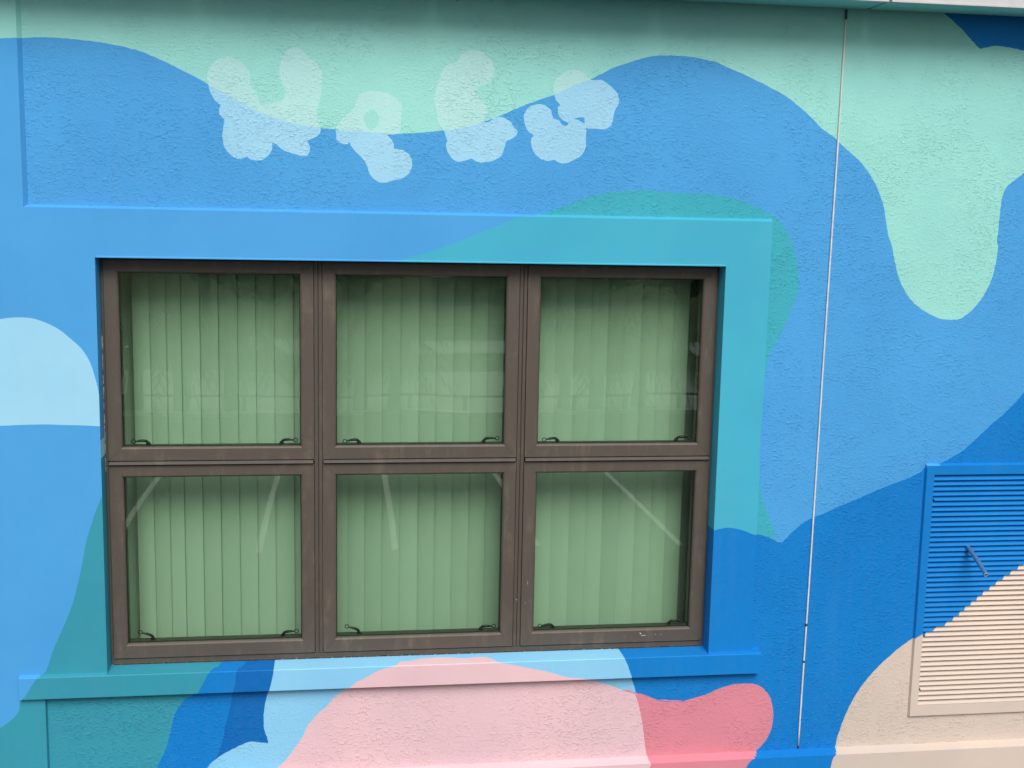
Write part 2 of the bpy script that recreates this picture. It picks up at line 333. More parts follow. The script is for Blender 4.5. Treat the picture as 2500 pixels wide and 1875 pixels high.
def bronze(name, rgb, dust):
    """brown anodised aluminium with chalky dust and run marks"""
    mt, t, b = new_mat(name)
    p = pos(t)
    d = noise(t, pos(t, (26, 8, 5)), 1.0, 4.0, 0.65, 0.4)
    d2 = noise(t, p, 14.0, 5.0, 0.65)
    k = math2(t, 'MULTIPLY', smooth01(t, d, 0.45, 0.75), smooth01(t, d2, 0.35, 0.7))
    mix = N(t, 'ShaderNodeMix', data_type='RGBA')
    mix.inputs[6].default_value = rgb + (1,)
    mix.inputs[7].default_value = (rgb[0]*1.5+.014, rgb[1]*1.46+.012, rgb[2]*1.36+.008, 1)
    t.links.new(math2(t, 'MULTIPLY', k, dust), mix.inputs[0])
    t.links.new(mix.outputs[2], b.inputs['Base Color'])
    b.inputs['Roughness'].default_value = 0.5
    b.inputs['Specular IOR Level'].default_value = 0.35
    bp = N(t, 'ShaderNodeBump')
    bp.inputs['Distance'].default_value = 0.0003
    t.links.new(noise(t, p, 700.0, 2.0), bp.inputs['Height'])
    t.links.new(bp.outputs[0], b.inputs['Normal'])
    return mt

def glass_mat():
    mt = bpy.data.materials.new('green_tinted_glass')
    mt.use_nodes = True
    t = mt.node_tree
    t.nodes.clear()
    out = N(t, 'ShaderNodeOutputMaterial')
    tr = N(t, 'ShaderNodeBsdfTransparent')
    tr.inputs['Color'].default_value = (0.785, 0.893, 0.818, 1)     # per face, a pane has two
    gl = N(t, 'ShaderNodeBsdfGlossy')
    gl.inputs['Roughness'].default_value = 0.0
    ge = N(t, 'ShaderNodeNewGeometry')                                # Schlick, the same from either side of the sheet
    dt = N(t, 'ShaderNodeVectorMath', operation='DOT_PRODUCT')
    t.links.new(ge.outputs['Incoming'], dt.inputs[0]); t.links.new(ge.outputs['Normal'], dt.inputs[1])
    om = math2(t, 'SUBTRACT', 1.0, math2(t, 'ABSOLUTE', dt.outputs['Value'], 0.0))
    fr = math2(t, 'ADD', 0.068, math2(t, 'MULTIPLY', math2(t, 'POWER', om, 5.0), 0.932))
    bp = N(t, 'ShaderNodeBump')                                       # float glass is never dead flat
    bp.inputs['Distance'].default_value = 0.004
    bp.inputs['Strength'].default_value = 0.25
    t.links.new(noise(t, pos(t), 1.6, 1.0), bp.inputs['Height'])
    t.links.new(bp.outputs[0], gl.inputs['Normal'])
    mx = N(t, 'ShaderNodeMixShader')
    t.links.new(fr, mx.inputs[0])
    t.links.new(tr.outputs[0], mx.inputs[1])
    t.links.new(gl.outputs[0], mx.inputs[2])
    t.links.new(mx.outputs[0], out.inputs['Surface'])
    return mt

def vane_mat():
    mt, t, b = new_mat('blind_fabric')
    p = pos(t)
    oi = N(t, 'ShaderNodeObjectInfo')
    mix = N(t, 'ShaderNodeMix', data_type='RGBA')
    mix.inputs[6].default_value = (0.63, 0.66, 0.57, 1)
    mix.inputs[7].default_value = (0.71, 0.735, 0.645, 1)
    t.links.new(oi.outputs['Random'], mix.inputs[0])
    t.links.new(mix.outputs[2], b.inputs['Base Color'])
    b.inputs['Roughness'].default_value = 0.8
    b.inputs['Specular IOR Level'].default_value = 0.15
    bp = N(t, 'ShaderNodeBump'); bp.inputs['Distance'].default_value = 0.0004
    t.links.new(noise(t, pos(t, (500, 500, 60)), 1.0, 2.0), bp.inputs['Height'])
    t.links.new(bp.outputs[0], b.inputs['Normal'])
    return mt

M_FRAME = bronze('bronze_frame', (0.084, 0.071, 0.059), 0.8)
M_SASH = bronze('bronze_sash', (0.093, 0.078, 0.064), 1.0)
M_DRIP = bronze('bronze_drip', (0.096, 0.088, 0.080), 0.6)
M_GASKET = plain('black_gasket', (0.012, 0.013, 0.013), 0.7)
M_GLASS = glass_mat()
M_VANE = vane_mat()
M_LATCH = plain('black_latch_metal', (0.030, 0.033, 0.032), 0.28, 0.6, 0.4)
M_FASCIA = plain('white_fascia_metal', (0.56, 0.57, 0.575), 0.45, 0.4, var=0.05, vscale=9)
M_ROD = plain('pale_rod_metal', (0.70, 0.685, 0.68), 0.4, 0.4, 0.0, var=0.10, vscale=14)
M_RODJ = plain('dark_rod_joint', (0.06, 0.055, 0.05), 0.6)
M_CAULK = plain('old_caulk', (0.42, 0.36, 0.32), 0.8, var=0.35, vscale=60)
M_CHIP = plain('paint_drip_white', (0.62, 0.60, 0.56), 0.6)
M_DARK = plain('painted_shade', (0.012, 0.014, 0.018), 0.9)  # near-black colour standing in for unlit space behind slats and joints
M_INNER = plain('interior_plaster', (0.30, 0.29, 0.27), 0.8)
M_ROOF = plain('roof_membrane', (0.34, 0.34, 0.33), 0.8)
M_BODY = plain('side_render', (0.070, 0.300, 0.640), 0.7, bump=0.003, bscale=40)
M_ASPHALT = plain('asphalt', (0.050, 0.050, 0.052), 0.9, 0.2, var=0.22, vscale=0.8, bump=0.004, bscale=90)
M_LINE = plain('white_road_paint', (0.62, 0.62, 0.60), 0.7, var=0.12, vscale=5)
M_KERB = plain('pale_kerb_concrete', (0.80, 0.79, 0.76), 0.8, var=0.1)
M_STREET = plain('pale_concrete_street', (0.36, 0.375, 0.38), 0.8, var=0.08, vscale=0.6)
M_GRASS = plain('lawn', (0.060, 0.085, 0.030), 0.9, 0.1, var=0.3, vscale=0.5)
M_LEAF = plain('tree_leaf', (0.050, 0.085, 0.028), 0.6, 0.3, var=0.35, vscale=1.5)
M_PALM = plain('palm_leaf', (0.060, 0.082, 0.026), 0.55, 0.3, var=0.3, vscale=3)
M_BARK = plain('bark', (0.105, 0.080, 0.060), 0.9, var=0.3, vscale=7)
M_RAIL = plain('dark_rail_timber', (0.050, 0.042, 0.036), 0.8)
M_WALLFAR = plain('far_wall_paint', (0.60, 0.57, 0.52), 0.8)
M_ROOFFAR = plain('far_roof_sheet', (0.55, 0.56, 0.57), 0.6)
M_HOSE = None

# ------------------------------------------------------------------ the mural outlines (metres on the wall: x along it, z up)
def catmull(pts, step=0.010, closed=False):
    out = []
    P = [np.array(p, float) for p in pts]
    n = len(P)
    for i in range(n-1):
        p1, p2 = P[i], P[i+1]
        L = np.linalg.norm(p2-p1)
        if L < 1e-5:
            continue
        p0 = P[i-1] if i > 0 else (P[-1] if closed else 2*p1-p2)
        p3 = P[i+2] if i+2 < n else (P[0] if closed else 2*p2-p1)
        if np.linalg.norm(p0-p1) < 1e-5: p0 = 2*p1-p2
        if np.linalg.norm(p3-p2) < 1e-5: p3 = 2*p2-p1
        k = max(1, int(L/step))
        # centripetal parametrisation keeps the curve tight
        t0 = 0.0; t1 = t0+np.linalg.norm(p1-p0)**.5; t2 = t1+L**.5; t3 = t2+np.linalg.norm(p3-p2)**.5
        for j in range(k):
            t = t1+(t2-t1)*j/k
            A1 = (t1-t)/(t1-t0)*p0+(t-t0)/(t1-t0)*p1
            A2 = (t2-t)/(t2-t1)*p1+(t-t1)/(t2-t1)*p2
            A3 = (t3-t)/(t3-t2)*p2+(t-t2)/(t3-t2)*p3
            B1 = (t2-t)/(t2-t0)*A1+(t-t0)/(t2-t0)*A2
            B2 = (t3-t)/(t3-t1)*A2+(t-t1)/(t3-t1)*A3
            out.append((t2-t)/(t2-t1)*B1+(t-t1)/(t2-t1)*B2)
    out.append(P[-1])
    return out

CONT, CONT_SM = [], []
for nm, pts, extra in POLYS:
    c = catmull(pts + [pts[0]] if not extra else pts, closed=not extra)
    if not extra:
        c = c[:-1]
    c = np.array(c)
    CONT_SM.append((nm, np.vstack([c, np.array(extra, float)]) if extra else c))
    c = c + rng.normal(0, 0.0007, c.shape)                 # brush-cut edge over the rough render
    if extra:
        c = np.vstack([c, np.array(extra, float)])
    CONT.append((nm, c))

def inside(poly, P):
    x, y = P[:, 0], P[:, 1]
    r = np.zeros(len(P), bool)
    a = poly; b = np.roll(poly, -1, axis=0)
    for (x1, y1), (x2, y2) in zip(a, b):
        if y1 == y2: continue
        c = (y1 > y) != (y2 > y)
        if c.any():
            r ^= c & (x < (x2-x1)*(y-y1)/(y2-y1)+x1)
    return r

NAMES = list(PAINT.keys())
NI = {n: i for i, n in enumerate(NAMES)}
def lookup(P, CONT=None):
    CONT = CONT_SM if CONT is None else CONT
    P = np.asarray(P, float)
    res = np.full(len(P), NI['blue'])
    for nm, c in CONT:
        bb0, bb1 = c.min(0), c.max(0)
        sel = np.where((P[:, 0] >= bb0[0]) & (P[:, 0] <= bb1[0]) & (P[:, 1] >= bb0[1]) & (P[:, 1] <= bb1[1]))[0]
        if len(sel) == 0: continue
        ins = sel[inside(c, P[sel])]
        if nm == 'foam':
            mi = res[ins] == NI['mint']
            fm = res[ins] == NI['foam_mint']
            res[ins] = np.where(mi | fm, NI['foam_mint'], NI['foam_blue'])
        elif nm == 'hole':
            res[ins] = NI['mint']
        else:
            res[ins] = NI[nm]
    return res

def paint_mesh(name, verts, faces, idx, stucco):
    used = sorted(set(int(i) for i in idx))
    rem = {u: k for k, u in enumerate(used)}
    return mesh(name, verts, faces, [paint(NAMES[u], stucco) for u in used], [rem[int(i)] for i in idx])

def sheet(name, outer, holes, y, stucco, parent, ymap=None):
    """a flat painted surface facing the street: outline + holes cut along every mural outline"""
    outer = [tuple(p) for p in outer]
    o = np.array(outer, float)
    lo, hi = o.min(0)-0.02, o.max(0)+0.02
    V, E = [], []
    CO = CONT if stucco else CONT_SM
    def ring(pts, closed=True):
        b = len(V)
        V.extend([Vector((float(p[0]), float(p[1]))) for p in pts])
        n = len(pts)
        E.extend([(b+i, b+(i+1) % n) for i in range(n if closed else n-1)])
    ring(outer)
    for h in holes: ring(h)
    for nm, c in CO:
        n = len(c)
        run = []
        for i in range(n+1):
            a, b = c[i % n], c[(i+1) % n]
            hit = max(a[0], b[0]) >= lo[0] and min(a[0], b[0]) <= hi[0] and max(a[1], b[1]) >= lo[1] and min(a[1], b[1]) <= hi[1] and i < n
            if hit:
                if not run: run = [a]
                run.append(b)
            elif run:
                ring(run, False); run = []
    vo, eo, fo, *_ = delaunay_2d_cdt(V, E, [], 0, 1e-5)
    vo = np.array([v[:] for v in vo]); F = np.array([f for f in fo if len(f) == 3])
    cen = vo[F].mean(1)
    keep = inside(o, cen)
    for h in holes: keep &= ~inside(np.array(h, float), cen)
    F, cen = F[keep], cen[keep]
    idx = lookup(cen, CO)
    us, inv = np.unique(F, return_inverse=True)
    F = inv.reshape(F.shape)
    v3 = [(p[0], y if ymap is None else ymap(p[1]), p[1]) for p in vo[us]]
    return put(name, paint_mesh(name, v3, F, idx, stucco), parent)

def strip(verts, faces, idx, pa, pb, ca=None, cb=None, step=0.004, rows=1, fix=None, wob=0.0):
    """append a narrow painted band between the 3D lines pa->pa' and pb->pb' ; colours looked up on the wall at ca..cb"""
    (a0, a1), (b0, b1) = [[np.array(p, float) for p in s] for s in (pa, pb)]
    n = max(1, int(np.linalg.norm(a1-a0)/step))
    for r in range(rows):
        f0, f1 = r/rows, (r+1)/rows
        base = len(verts)
        P = []
        for i in range(n+1):
            t = i/n
            A = a0+(a1-a0)*t; Bq = b0+(b1-b0)*t
            u_ = np.linalg.norm(A)
            k_ = 1+wob*(math.sin(u_*23.0)+.6*math.sin(u_*61.0+1.3)+.5*math.sin(u_*9.0+.4))   # hand-trowelled edge
            verts.append(tuple(A+(Bq-A)*f0*k_)); verts.append(tuple(A+(Bq-A)*f1*k_))
        for i in range(n):
            q = [base+2*i, base+2*i+2, base+2*i+3, base+2*i+1]
            faces.append(q)
            c = sum(np.array(verts[k]) for k in q)/4
            P.append((c[0], c[2]))
        idx.extend(list(fix(np.array(P))) if fix else list(lookup(P)))

def rect(x0, x1, z0, z1):
    return [(x0, z0), (x1, z0), (x1, z1), (x0, z1)]

# ------------------------------------------------------------------ building
OX0, OX1, OZ0, OZ1 = -1.055, 1.767, 4.092, 5.968       # window opening
TY = -0.022                                             # smooth surround stands proud of the rough render
SY = -0.045                                             # sill front
WX0, WX1 = -3.2, 6.0
SOF = 7.150
bld = thing('building', (0, 4, 0), 'two-storey building with a blue, mint and pink mural painted over its rendered wall', 'building')

LX0, LX1, LZ0, LZ1 = 2.878, 3.830, 3.772, 4.963         # louvre opening
sheet('stucco_wall', rect(WX0, WX1, 3.30, SOF+.25), [rect(OX0-.004, OX1+.004, 4.0, OZ1+.004), rect(LX0, LX1, LZ0, LZ1)], 0.0, True, bld)

PXA, PXB, TXR, TZT = -1.342, -1.3295, 1.982, 6.178
surround = [(WX0, 3.30), (PXB, 3.30), (PXB, 4.0), (TXR, 4.0), (TXR, TZT), (PXA, TZT), (PXA, SOF+.2), (WX0, SOF+.2)]
sur = sheet('window_surround', surround, [rect(OX0, OX1, 3.99, OZ1)], TY, False, bld)
v, f, ix = [], [], []
strip(v, f, ix, [(PXA, TY, TZT), (TXR, TY, TZT)], [(PXA+.017, .002, TZT+.0125), (TXR+.004, .002, TZT+.0125)], rows=2, wob=.10)
strip(v, f, ix, [(PXA, TY, SOF), (PXA, TY, TZT)], [(PXA+.017, .002, SOF), (PXA+.017, .002, TZT+.0125)], wob=.08)
strip(v, f, ix, [(TXR, TY, TZT), (TXR, TY, 4.0)], [(TXR+.004, .002, TZT+.0125), (TXR+.004, .002, 4.0)])
put('surround_edge', paint_mesh('surround_edge', v, f, ix, False), bld)
v, f, ix = [], [], []
strip(v, f, ix, [(PXB, TY, 4.0), (PXB, TY, 3.3)], [(PXB+.004, .002, 4.0), (PXB+.004, .002, 3.3)])
put('surround_edge', paint_mesh('surround_edge', v, f, ix, False), bld)

# reveals of the opening
v, f, ix = [], [], []
BK = 0.150
def left_reveal(P):
    z = P[:, 1]
    return np.where(z > 5.165, NI['blue'], np.where(z > 5.085, NI['skyblue'], NI['teal']))
strip(v, f, ix, [(OX0, TY, OZ1), (OX0, TY, OZ0-.006)], [(OX0, BK, OZ1), (OX0, BK, OZ0-.006)], fix=left_reveal)
strip(v, f, ix, [(OX1, BK, OZ1), (OX1, BK, OZ0-.006)], [(OX1, TY, OZ1), (OX1, TY, OZ0-.006)], fix=lambda P: lookup(P+np.array([.006, 0])))
strip(v, f, ix, [(OX0, BK, OZ1), (OX1, BK, OZ1)], [(OX0, TY, OZ1), (OX1, TY, OZ1)], fix=lambda P: lookup(P+np.array([0, .006])))
put('window_reveal', paint_mesh('window_reveal', v, f, ix, False), bld)
# thin bead added along the head, its sloped top catches a bright line
v, f, ix = [], [], []
for (ya, za), (yb, zb) in [((TY, OZ1+.0075), (TY-.0035, OZ1+.0035)), ((TY-.0035, OZ1+.0035), (TY-.0030, OZ1-.0005)), ((TY-.0030, OZ1-.0005), (TY+.004, OZ1-.0012))]:
    strip(v, f, ix, [(OX0+.004, ya, za), (OX1-.002, ya, za)], [(OX0+.004, yb, zb), (OX1-.002, yb, zb)], fix=lambda P: lookup(P*np.array([1, 0])+np.array([0, OZ1+.006])))
put('highlight_bead', paint_mesh('highlight_bead', v, f, ix, False), bld)

# sill
SX0, SX1, SZ0, SZ1 = -1.4345, 2.0288, 3.986, 4.0868
sill = sheet('window_sill', rect(SX0, SX1, SZ0, SZ1-.003), [], SY, False, bld)
v, f, ix = [], [], []
sheet('sill_slope', rect(OX0, OX1, SZ1, 4.0928), [], 0, False, bld, ymap=lambda q: SY+.0035+(q-SZ1)/(4.0928-SZ1)*.1215)
e = .003
CH = .0035
strip(v, f, ix, [(SX0, SY, SZ1-.003), (SX1, SY, SZ1-.003)], [(SX0, SY+CH, SZ1+.0002), (SX1, SY+CH, SZ1+.0002)])
strip(v, f, ix, [(SX0, SY+CH, SZ1), (OX0, SY+CH, SZ1)], [(SX0, TY+e, SZ1+.0075), (OX0, TY+e, SZ1+.0075)])
strip(v, f, ix, [(OX1, SY+CH, SZ1), (SX1, SY+CH, SZ1)], [(OX1, TY+e, SZ1+.0065), (SX1, TY+e, SZ1+.0065)])
strip(v, f, ix, [(TXR-.003, TY, SZ1+.0062), (SX1, TY, SZ1+.0062)], [(TXR-.003, .004, SZ1+.011), (SX1, .004, SZ1+.011)])
strip(v, f, ix, [(SX0, .004, SZ0+.002), (SX1, .004, SZ0+.002)], [(SX0, SY, SZ0), (SX1, SY, SZ0)])
strip(v, f, ix, [(SX0, .004, SZ1+.004), (SX0, .004, SZ0)], [(SX0, SY, SZ1), (SX0, SY, SZ0)], fix=lambda P: lookup(P+np.array([.004, 0])))
strip(v, f, ix, [(SX1, SY, SZ1), (SX1, SY, SZ0)], [(SX1, .004, SZ1+.006), (SX1, .004, SZ0)], fix=lambda P: lookup(P+np.array([-.004, 0])))
put('sill_top', paint_mesh('sill_top', v, f, ix, False), bld)

# ledge at the foot of the rough render
LBZ, LAZ, LY = 3.5625, 3.5445, -0.050
sheet('ledge', rect(PXB+.004, WX1, 0.0, LAZ), [], LY, False, bld)
v, f, ix = [], [], []
strip(v, f, ix, [(PXB+.004, LY, LAZ), (WX1, LY, LAZ)], [(PXB+.004, .003, LBZ), (WX1, .003, LBZ)], rows=3, wob=.05)
put('ledge_top', paint_mesh('ledge_top', v, f, ix, False), bld)
b = MB(); b.box(WX0, PXB+.003, TY, .25, 0.0, 3.30); b.build('pilaster_base', paint('teal', False), bld)

# eaves: soffit boards and fascia boards with open joints
JX = [-3.2, -2.600, -1.608, -0.606, 0.396, 1.392, 2.389, 3.391, 4.393, 6.0]
for i in range(len(JX)-1):
    x0, x1 = JX[i]+.007, JX[i+1]-.007
    b = MB(); b.bbox(x0, x1, -.228, -.007, SOF+.001, SOF+.020, .0012)
    b.build('soffit_board', paint('mint', False), bld)
    b = MB()
    b.bbox(x0, x1, -.242, -.229, SOF-.0045, SOF+.30, .0015)
    b.bbox(x0, x1, -.2455, -.2422, SOF-.0045, SOF+.006, .001)
    b.build('fascia_board', M_FASCIA, bld)
    b = MB(); b.bbox(JX[i+1]+.008, JX[i+1]+.062, -.2438, -.2424, SOF-.002, SOF+.295, .0005)
    b.build('splice_plate', M_FASCIA, bld)
b = MB(); b.box(WX0, WX1, -.228, .0, SOF+.10, SOF+.12); b.build('eave_shade_sheet', M_DARK, bld)  # near-black sheet, paints the dark of the roof void above the joints
b = MB(); b.bbox(WX0, WX1, -.275, 8.0, SOF+.301, SOF+.42, .01); b.build('roof', M_ROOF, bld)
# body behind the painted wall (hollow)
for a_ in (WX0, WX1-.2):
    b = MB(); b.box(a_, a_+.2, .26, 8.0, 0, SOF+.3); b.build('side_wall', M_BODY, bld)
b = MB(); b.box(WX0+.2, WX1-.2, 7.8, 8.0, 0, SOF+.3); b.build('back_wall', M_BODY, bld)
b = MB(); b.box(WX0+.2, WX1-.2, .27, 7.8, 3.05, 3.25); b.build('floor_slab', M_INNER, bld)
b = MB(); b.box(WX0+.2, WX1-.2, .27, 7.8, SOF-.35, SOF-.15); b.build('ceiling_slab', M_INNER, bld)
b = MB()
b.box(WX0, OX0-.02, .03, .26, 3.3, SOF+.3); b.box(OX0-.02, OX1+.02, .03, .26, 3.3, 4.03)
b.box(OX0-.02, OX1+.02, .03, .26, OZ1+.01, SOF+.3); b.box(OX1+.02, LX0-.05, .03, .26, 3.3, SOF+.3)
b.box(LX1+.05, WX1, .03, .26, 3.3, SOF+.3); b.box(LX0-.05, LX1+.05, .03, .26, LZ1+.05, SOF+.3); b.box(LX0-.05, LX1+.05, .03, .26, 3.3, LZ0-.05)
b.build('wall_core', M_INNER, bld)

# ------------------------------------------------------------------ window
win = thing('window', ((OX0+OX1)/2, .07, OZ0), 'brown metal window of six panes with pale green vertical blinds behind the glass', 'window')
MUL = [(-0.1276, -0.0872), (0.8130, 0.8525)]
COLS = [(-1.0400, -0.1276), (-0.0872, 0.8130), (0.8525, 1.7545)]
GW = .0618
ROWS = [(5.0535, 5.9570, 5.1150, 5.9000), (4.1235, 5.0300, 4.1910, 4.9755)]
FY = .074
b = MB()
b.bbox(OX0+.001, COLS[0][0]-.0025, FY, .15, 4.093, OZ1-.0005, .001)
b.bbox(COLS[2][1]+.0025, OX1-.001, FY, .15, 4.093, OZ1-.0005, .001)
b.bbox(COLS[0][0]-.0025, COLS[2][1]+.0025, FY-.001, .15, 4.0955, ROWS[1][0]-.005, .0015)
b.bbox(COLS[0][0]-.0025, COLS[2][1]+.0025, FY-.006, FY-.001, 4.0945, 4.1005, .001)
b.bbox(COLS[0][0]-.0025, COLS[2][1]+.0025, FY, .15, ROWS[0][1]+.0015, OZ1-.0005, .001)
b.build('frame', M_FRAME, win)
for a, c in MUL:
    g = (a+c)/2
    b = MB()
    b.bbox(a+.0025, g-.0012, FY-.004, .15, ROWS[1][0]-.003, ROWS[0][1]+.001, .0012)
    b.bbox(g+.0012, c-.0025, FY-.004, .15, ROWS[1][0]-.003, ROWS[0][1]+.001, .0012)
    b.box(g-.0014, g+.0014, FY+.006, .15, ROWS[1][0]-.003, ROWS[0][1]+.001)
    b.build('mullion', M_FRAME, win)
for x0, x1 in COLS:
    b = MB()
    x0, x1 = x0+.003, x1-.004
    b.prism_x([(.150, 5.0490), (.060, 5.0490), (.0525, 5.0455), (.0510, 5.0375), (.055, 5.0350), (.150, 5.0350)], x0, x1)
    b.build('drip_bar', M_DRIP, win)

def ring_frame(x0, x1, z0, z1, ul, ur, ub, ut, gap=.0004):
    """four mitred members; u* = face width on each side"""
    prof = [(0.0, .0), (0.0, .076), (1.0, .076), (1.0, .0085), (.955, .0035), (.86, .0)]
    b = MB()
    def member(kind):
        vs = []
        for end in (0, 1):
            for (u, y) in prof:
                if kind == 'b': p = (x0+u*ul+gap if end == 0 else x1-u*ur-gap, z0+u*ub)
                if kind == 't': p = (x0+u*ul+gap if end == 0 else x1-u*ur-gap, z1-u*ut)
                if kind == 'l': p = (x0+u*ul, z0+u*ub+gap if end == 0 else z1-u*ut-gap)
                if kind == 'r': p = (x1-u*ur, z0+u*ub+gap if end == 0 else z1-u*ut-gap)
                vs.append((p[0], .066+y, p[1]))
        n = len(prof)
        b.add(vs, [(i, (i+1) % n, n+(i+1) % n, n+i) for i in range(n)] + [tuple(range(n)), tuple(range(n, 2*n))])
    for k in 'btlr': member(k)
    return b

def latch_mesh(name, tilt, flip):
    """cam latch: a foot, a curved tapering lever and a finger ring"""
    b = MB()
    s = -1 if flip else 1
    ca, sa = math.cos(tilt), math.sin(tilt)
    def P(l, h): return (s*(l*ca - h*sa), -.004 if l > .01 else .0, l*sa + h*ca)
    b.add([(s*-.012, -.006, -.004), (s*.010, -.006, -.004), (s*.010, .008, -.004), (s*-.012, .008, -.004),
           (s*-.006, -.004, .008), (s*.006, -.004, .010), (s*.006, .006, .010), (s*-.006, .006, .008)],
          [(0,3,2,1),(4,5,6,7),(0,1,5,4),(1,2,6,5),(2,3,7,6),(3,0,4,7)])
    b.tube([P(0, .004), P(.008, .011), (P(.020, .0135)), P(.036, .012), P(.050, .0085), P(.056, .007)], [.0055, .0068, .0070, .0060, .0038, .0030], 8)
    cx_, hz = .0645, .007
    ring = [P(cx_+  .0088*math.cos(a), hz+  .0088*math.sin(a)) for a in np.linspace(0, 2*math.pi, 19)]
    b.tube(ring, [.0021]*19, 6, cap=False)
    me = mesh(name, b.v, b.f, M_LATCH, smooth=True)
    b.fix(me)
    return me

TILT = {(0,0): (.06, .10), (1,0): (-.02, .12), (2,0): (-.01, .08), (0,1): (.46, .18), (1,1): (.44, .12), (2,1): (.02, .06)}
for ri, (z0, z1, gz0, gz1) in enumerate(ROWS):
    for ci, (x0, x1) in enumerate(COLS):
        gx0 = [-.9775, -.0265, .9140][ci]; gx1 = [-.1880, .7525, 1.6915][ci]
        b = ring_frame(x0, x1, z0, z1, gx0-x0, x1-gx1, gz0-z0, z1-gz1)
        sash = b.build('sash', M_SASH, win)
        b = MB(); b.box(gx0-.004, gx1+.004, .0800, .0860, gz0-.004, gz1+.004)
        b.build('glass_pane', M_GLASS, sash)
        b = MB()
        for (a0, a1, c0, c1) in [(gx0-.001, gx0+.0035, gz0-.001, gz1+.001), (gx1-.0035, gx1+.001, gz0-.001, gz1+.001)]:
            b.box(a0, a1, .0868, .0905, c0, c1)
        b.box(gx0+.0036, gx1-.0036, .0868, .0905, gz0-.001, gz0+.0032); b.box(gx0+.0036, gx1-.0036, .0868, .0905, gz1-.0032, gz1+.001)
        b.build('gasket', M_GASKET, sash)
        tl, tr = TILT[(ci, ri)]
        zz = gz0+(.0065 if ri == 0 else .004)
        put('latch', latch_mesh('latch', tl, True), sash, (gx0+.104, .118, zz))
        put('latch', latch_mesh('latch', tr, False), sash, (gx1-.088, .118, zz))
# uneven dark bead of old mastic under the frame
b = MB()
x = OX0+.012
while x < OX1-.03:
    w = random.uniform(.015, .07); h = random.uniform(.0015, .0045)
    b.add([(x, .0665, 4.0915), (x+w, .0665, 4.0915), (x+w*.8, .0665, 4.0945+h), (x+w*.15, .0665, 4.0945+h*.6),
           (x, .074, 4.0915), (x+w, .074, 4.0915), (x+w*.8, .074, 4.0945+h), (x+w*.15, .074, 4.0945+h*.6)],
          [(0, 1, 2, 3), (7, 6, 5, 4), (3, 2, 6, 7), (0, 3, 7, 4), (1, 5, 6, 2), (0, 4, 5, 1)])
    x += w*random.uniform(.9, 1.15)
tag(b.build('mastic_bead', plain('dark_brown_mastic', (0.045, 0.030, 0.024), 0.7, var=.4, vscale=40), win), kind='stuff')
# ragged sealant between the left reveal and the frame, drips of wall paint on the metal
b = MB()
zz = 5.62
while zz > 5.02:
    h = random.uniform(.012, .045); w = random.uniform(.0015, .0045)
    b.add([(OX0+.0004, .0725, zz), (OX0+.0006+w, .0722, zz-h*.2), (OX0+.0004+w*.6, .0720, zz-h), (OX0+.0004, .0723, zz-h)], [(3, 2, 1, 0)])
    b.add([(OX0+.0004, .0745, zz), (OX0+.0006+w, .0745, zz-h*.2), (OX0+.0004+w*.6, .0745, zz-h), (OX0+.0004, .0745, zz-h)], [(0, 1, 2, 3)])
    zz -= h*random.uniform(.9, 1.6)
tag(b.build('sealant', M_CAULK, win), kind='stuff')
for (x, z_, y, l, w, a) in [(1.447, 4.167, .0655, .012, .006, -.8), (1.462, 4.156, .0655, .030, .003, .05), (1.523, 4.160, .0655, .004, .004, 0), (1.551, 4.159, .0655, .005, .003, .4), (0.830, 4.3545, .0695, .014, .0018, -.8), (0.8716, 4.3370, .0655, .003, .003, 0), (.8817, 4.437, .0655, .0015, .024, 0.05)]:
    b = MB()
    n = 7
    ring0 = []
    for k in range(n):
        t = 2*math.pi*k/n; rr = random.uniform(.7, 1.1)
        u, w2 = l/2*math.cos(t)*rr, w/2*math.sin(t)*rr
        ring0.append((x+u*math.cos(a)-w2*math.sin(a), z_+u*math.sin(a)+w2*math.cos(a)))
    b.add([(p[0], y, p[1]) for p in ring0] + [(p[0], y+.002, p[1]) for p in ring0], [tuple(range(n))] + [(k, (k+1) % n, n+(k+1) % n, n+k) for k in range(n)])
    b.build('paint_fleck', M_CHIP, win)

# ------------------------------------------------------------------ vertical blind inside
bl = thing('vertical_blind', (.36, .32, 4.0), 'pale green fabric vertical blind hanging closed behind the brown window', 'blind')
b = MB(); b.bbox(OX0-.20, OX1+.20, .30, .345, 6.08, 6.12, .003); b.build('head_rail', M_FASCIA, bl)
VW = .0828
vv, ff = [], []
nx, nz = 6, 10
for j in range(nz+1):
    for i in range(nx+1):
        u = i/nx
        vv.append(((u-.0)*VW, -.0042*4*u*(1-u), 3.97+(6.08-3.97)*j/nz))
for j in range(nz):
    for i in range(nx):
        a = j*(nx+1)+i
        ff.append((a, a+1, a+nx+2, a+nx+1))
nb = len(vv)
vv += [(p[0], p[1]+.0007, p[2]) for p in vv]
ff += [tuple(nb+q for q in g[::-1]) for g in ff]
vane_me = mesh('vane', vv, ff, M_VANE, smooth=True)
for i, x in enumerate(VANE_EDGES):
    o = put('vane', vane_me, bl, (x-.002, .318, 0))
    nxt = VANE_EDGES[i+1]-x if i+1 < len(VANE_EDGES) else .081
    o.scale = (max(.97, (nxt-.0002)/.984/VW), 1, 1)
    o.rotation_euler = (0, 0, -math.radians(10.0 + random.uniform(-1.6, 1.6) + (5 if nxt < .07 else 0)))

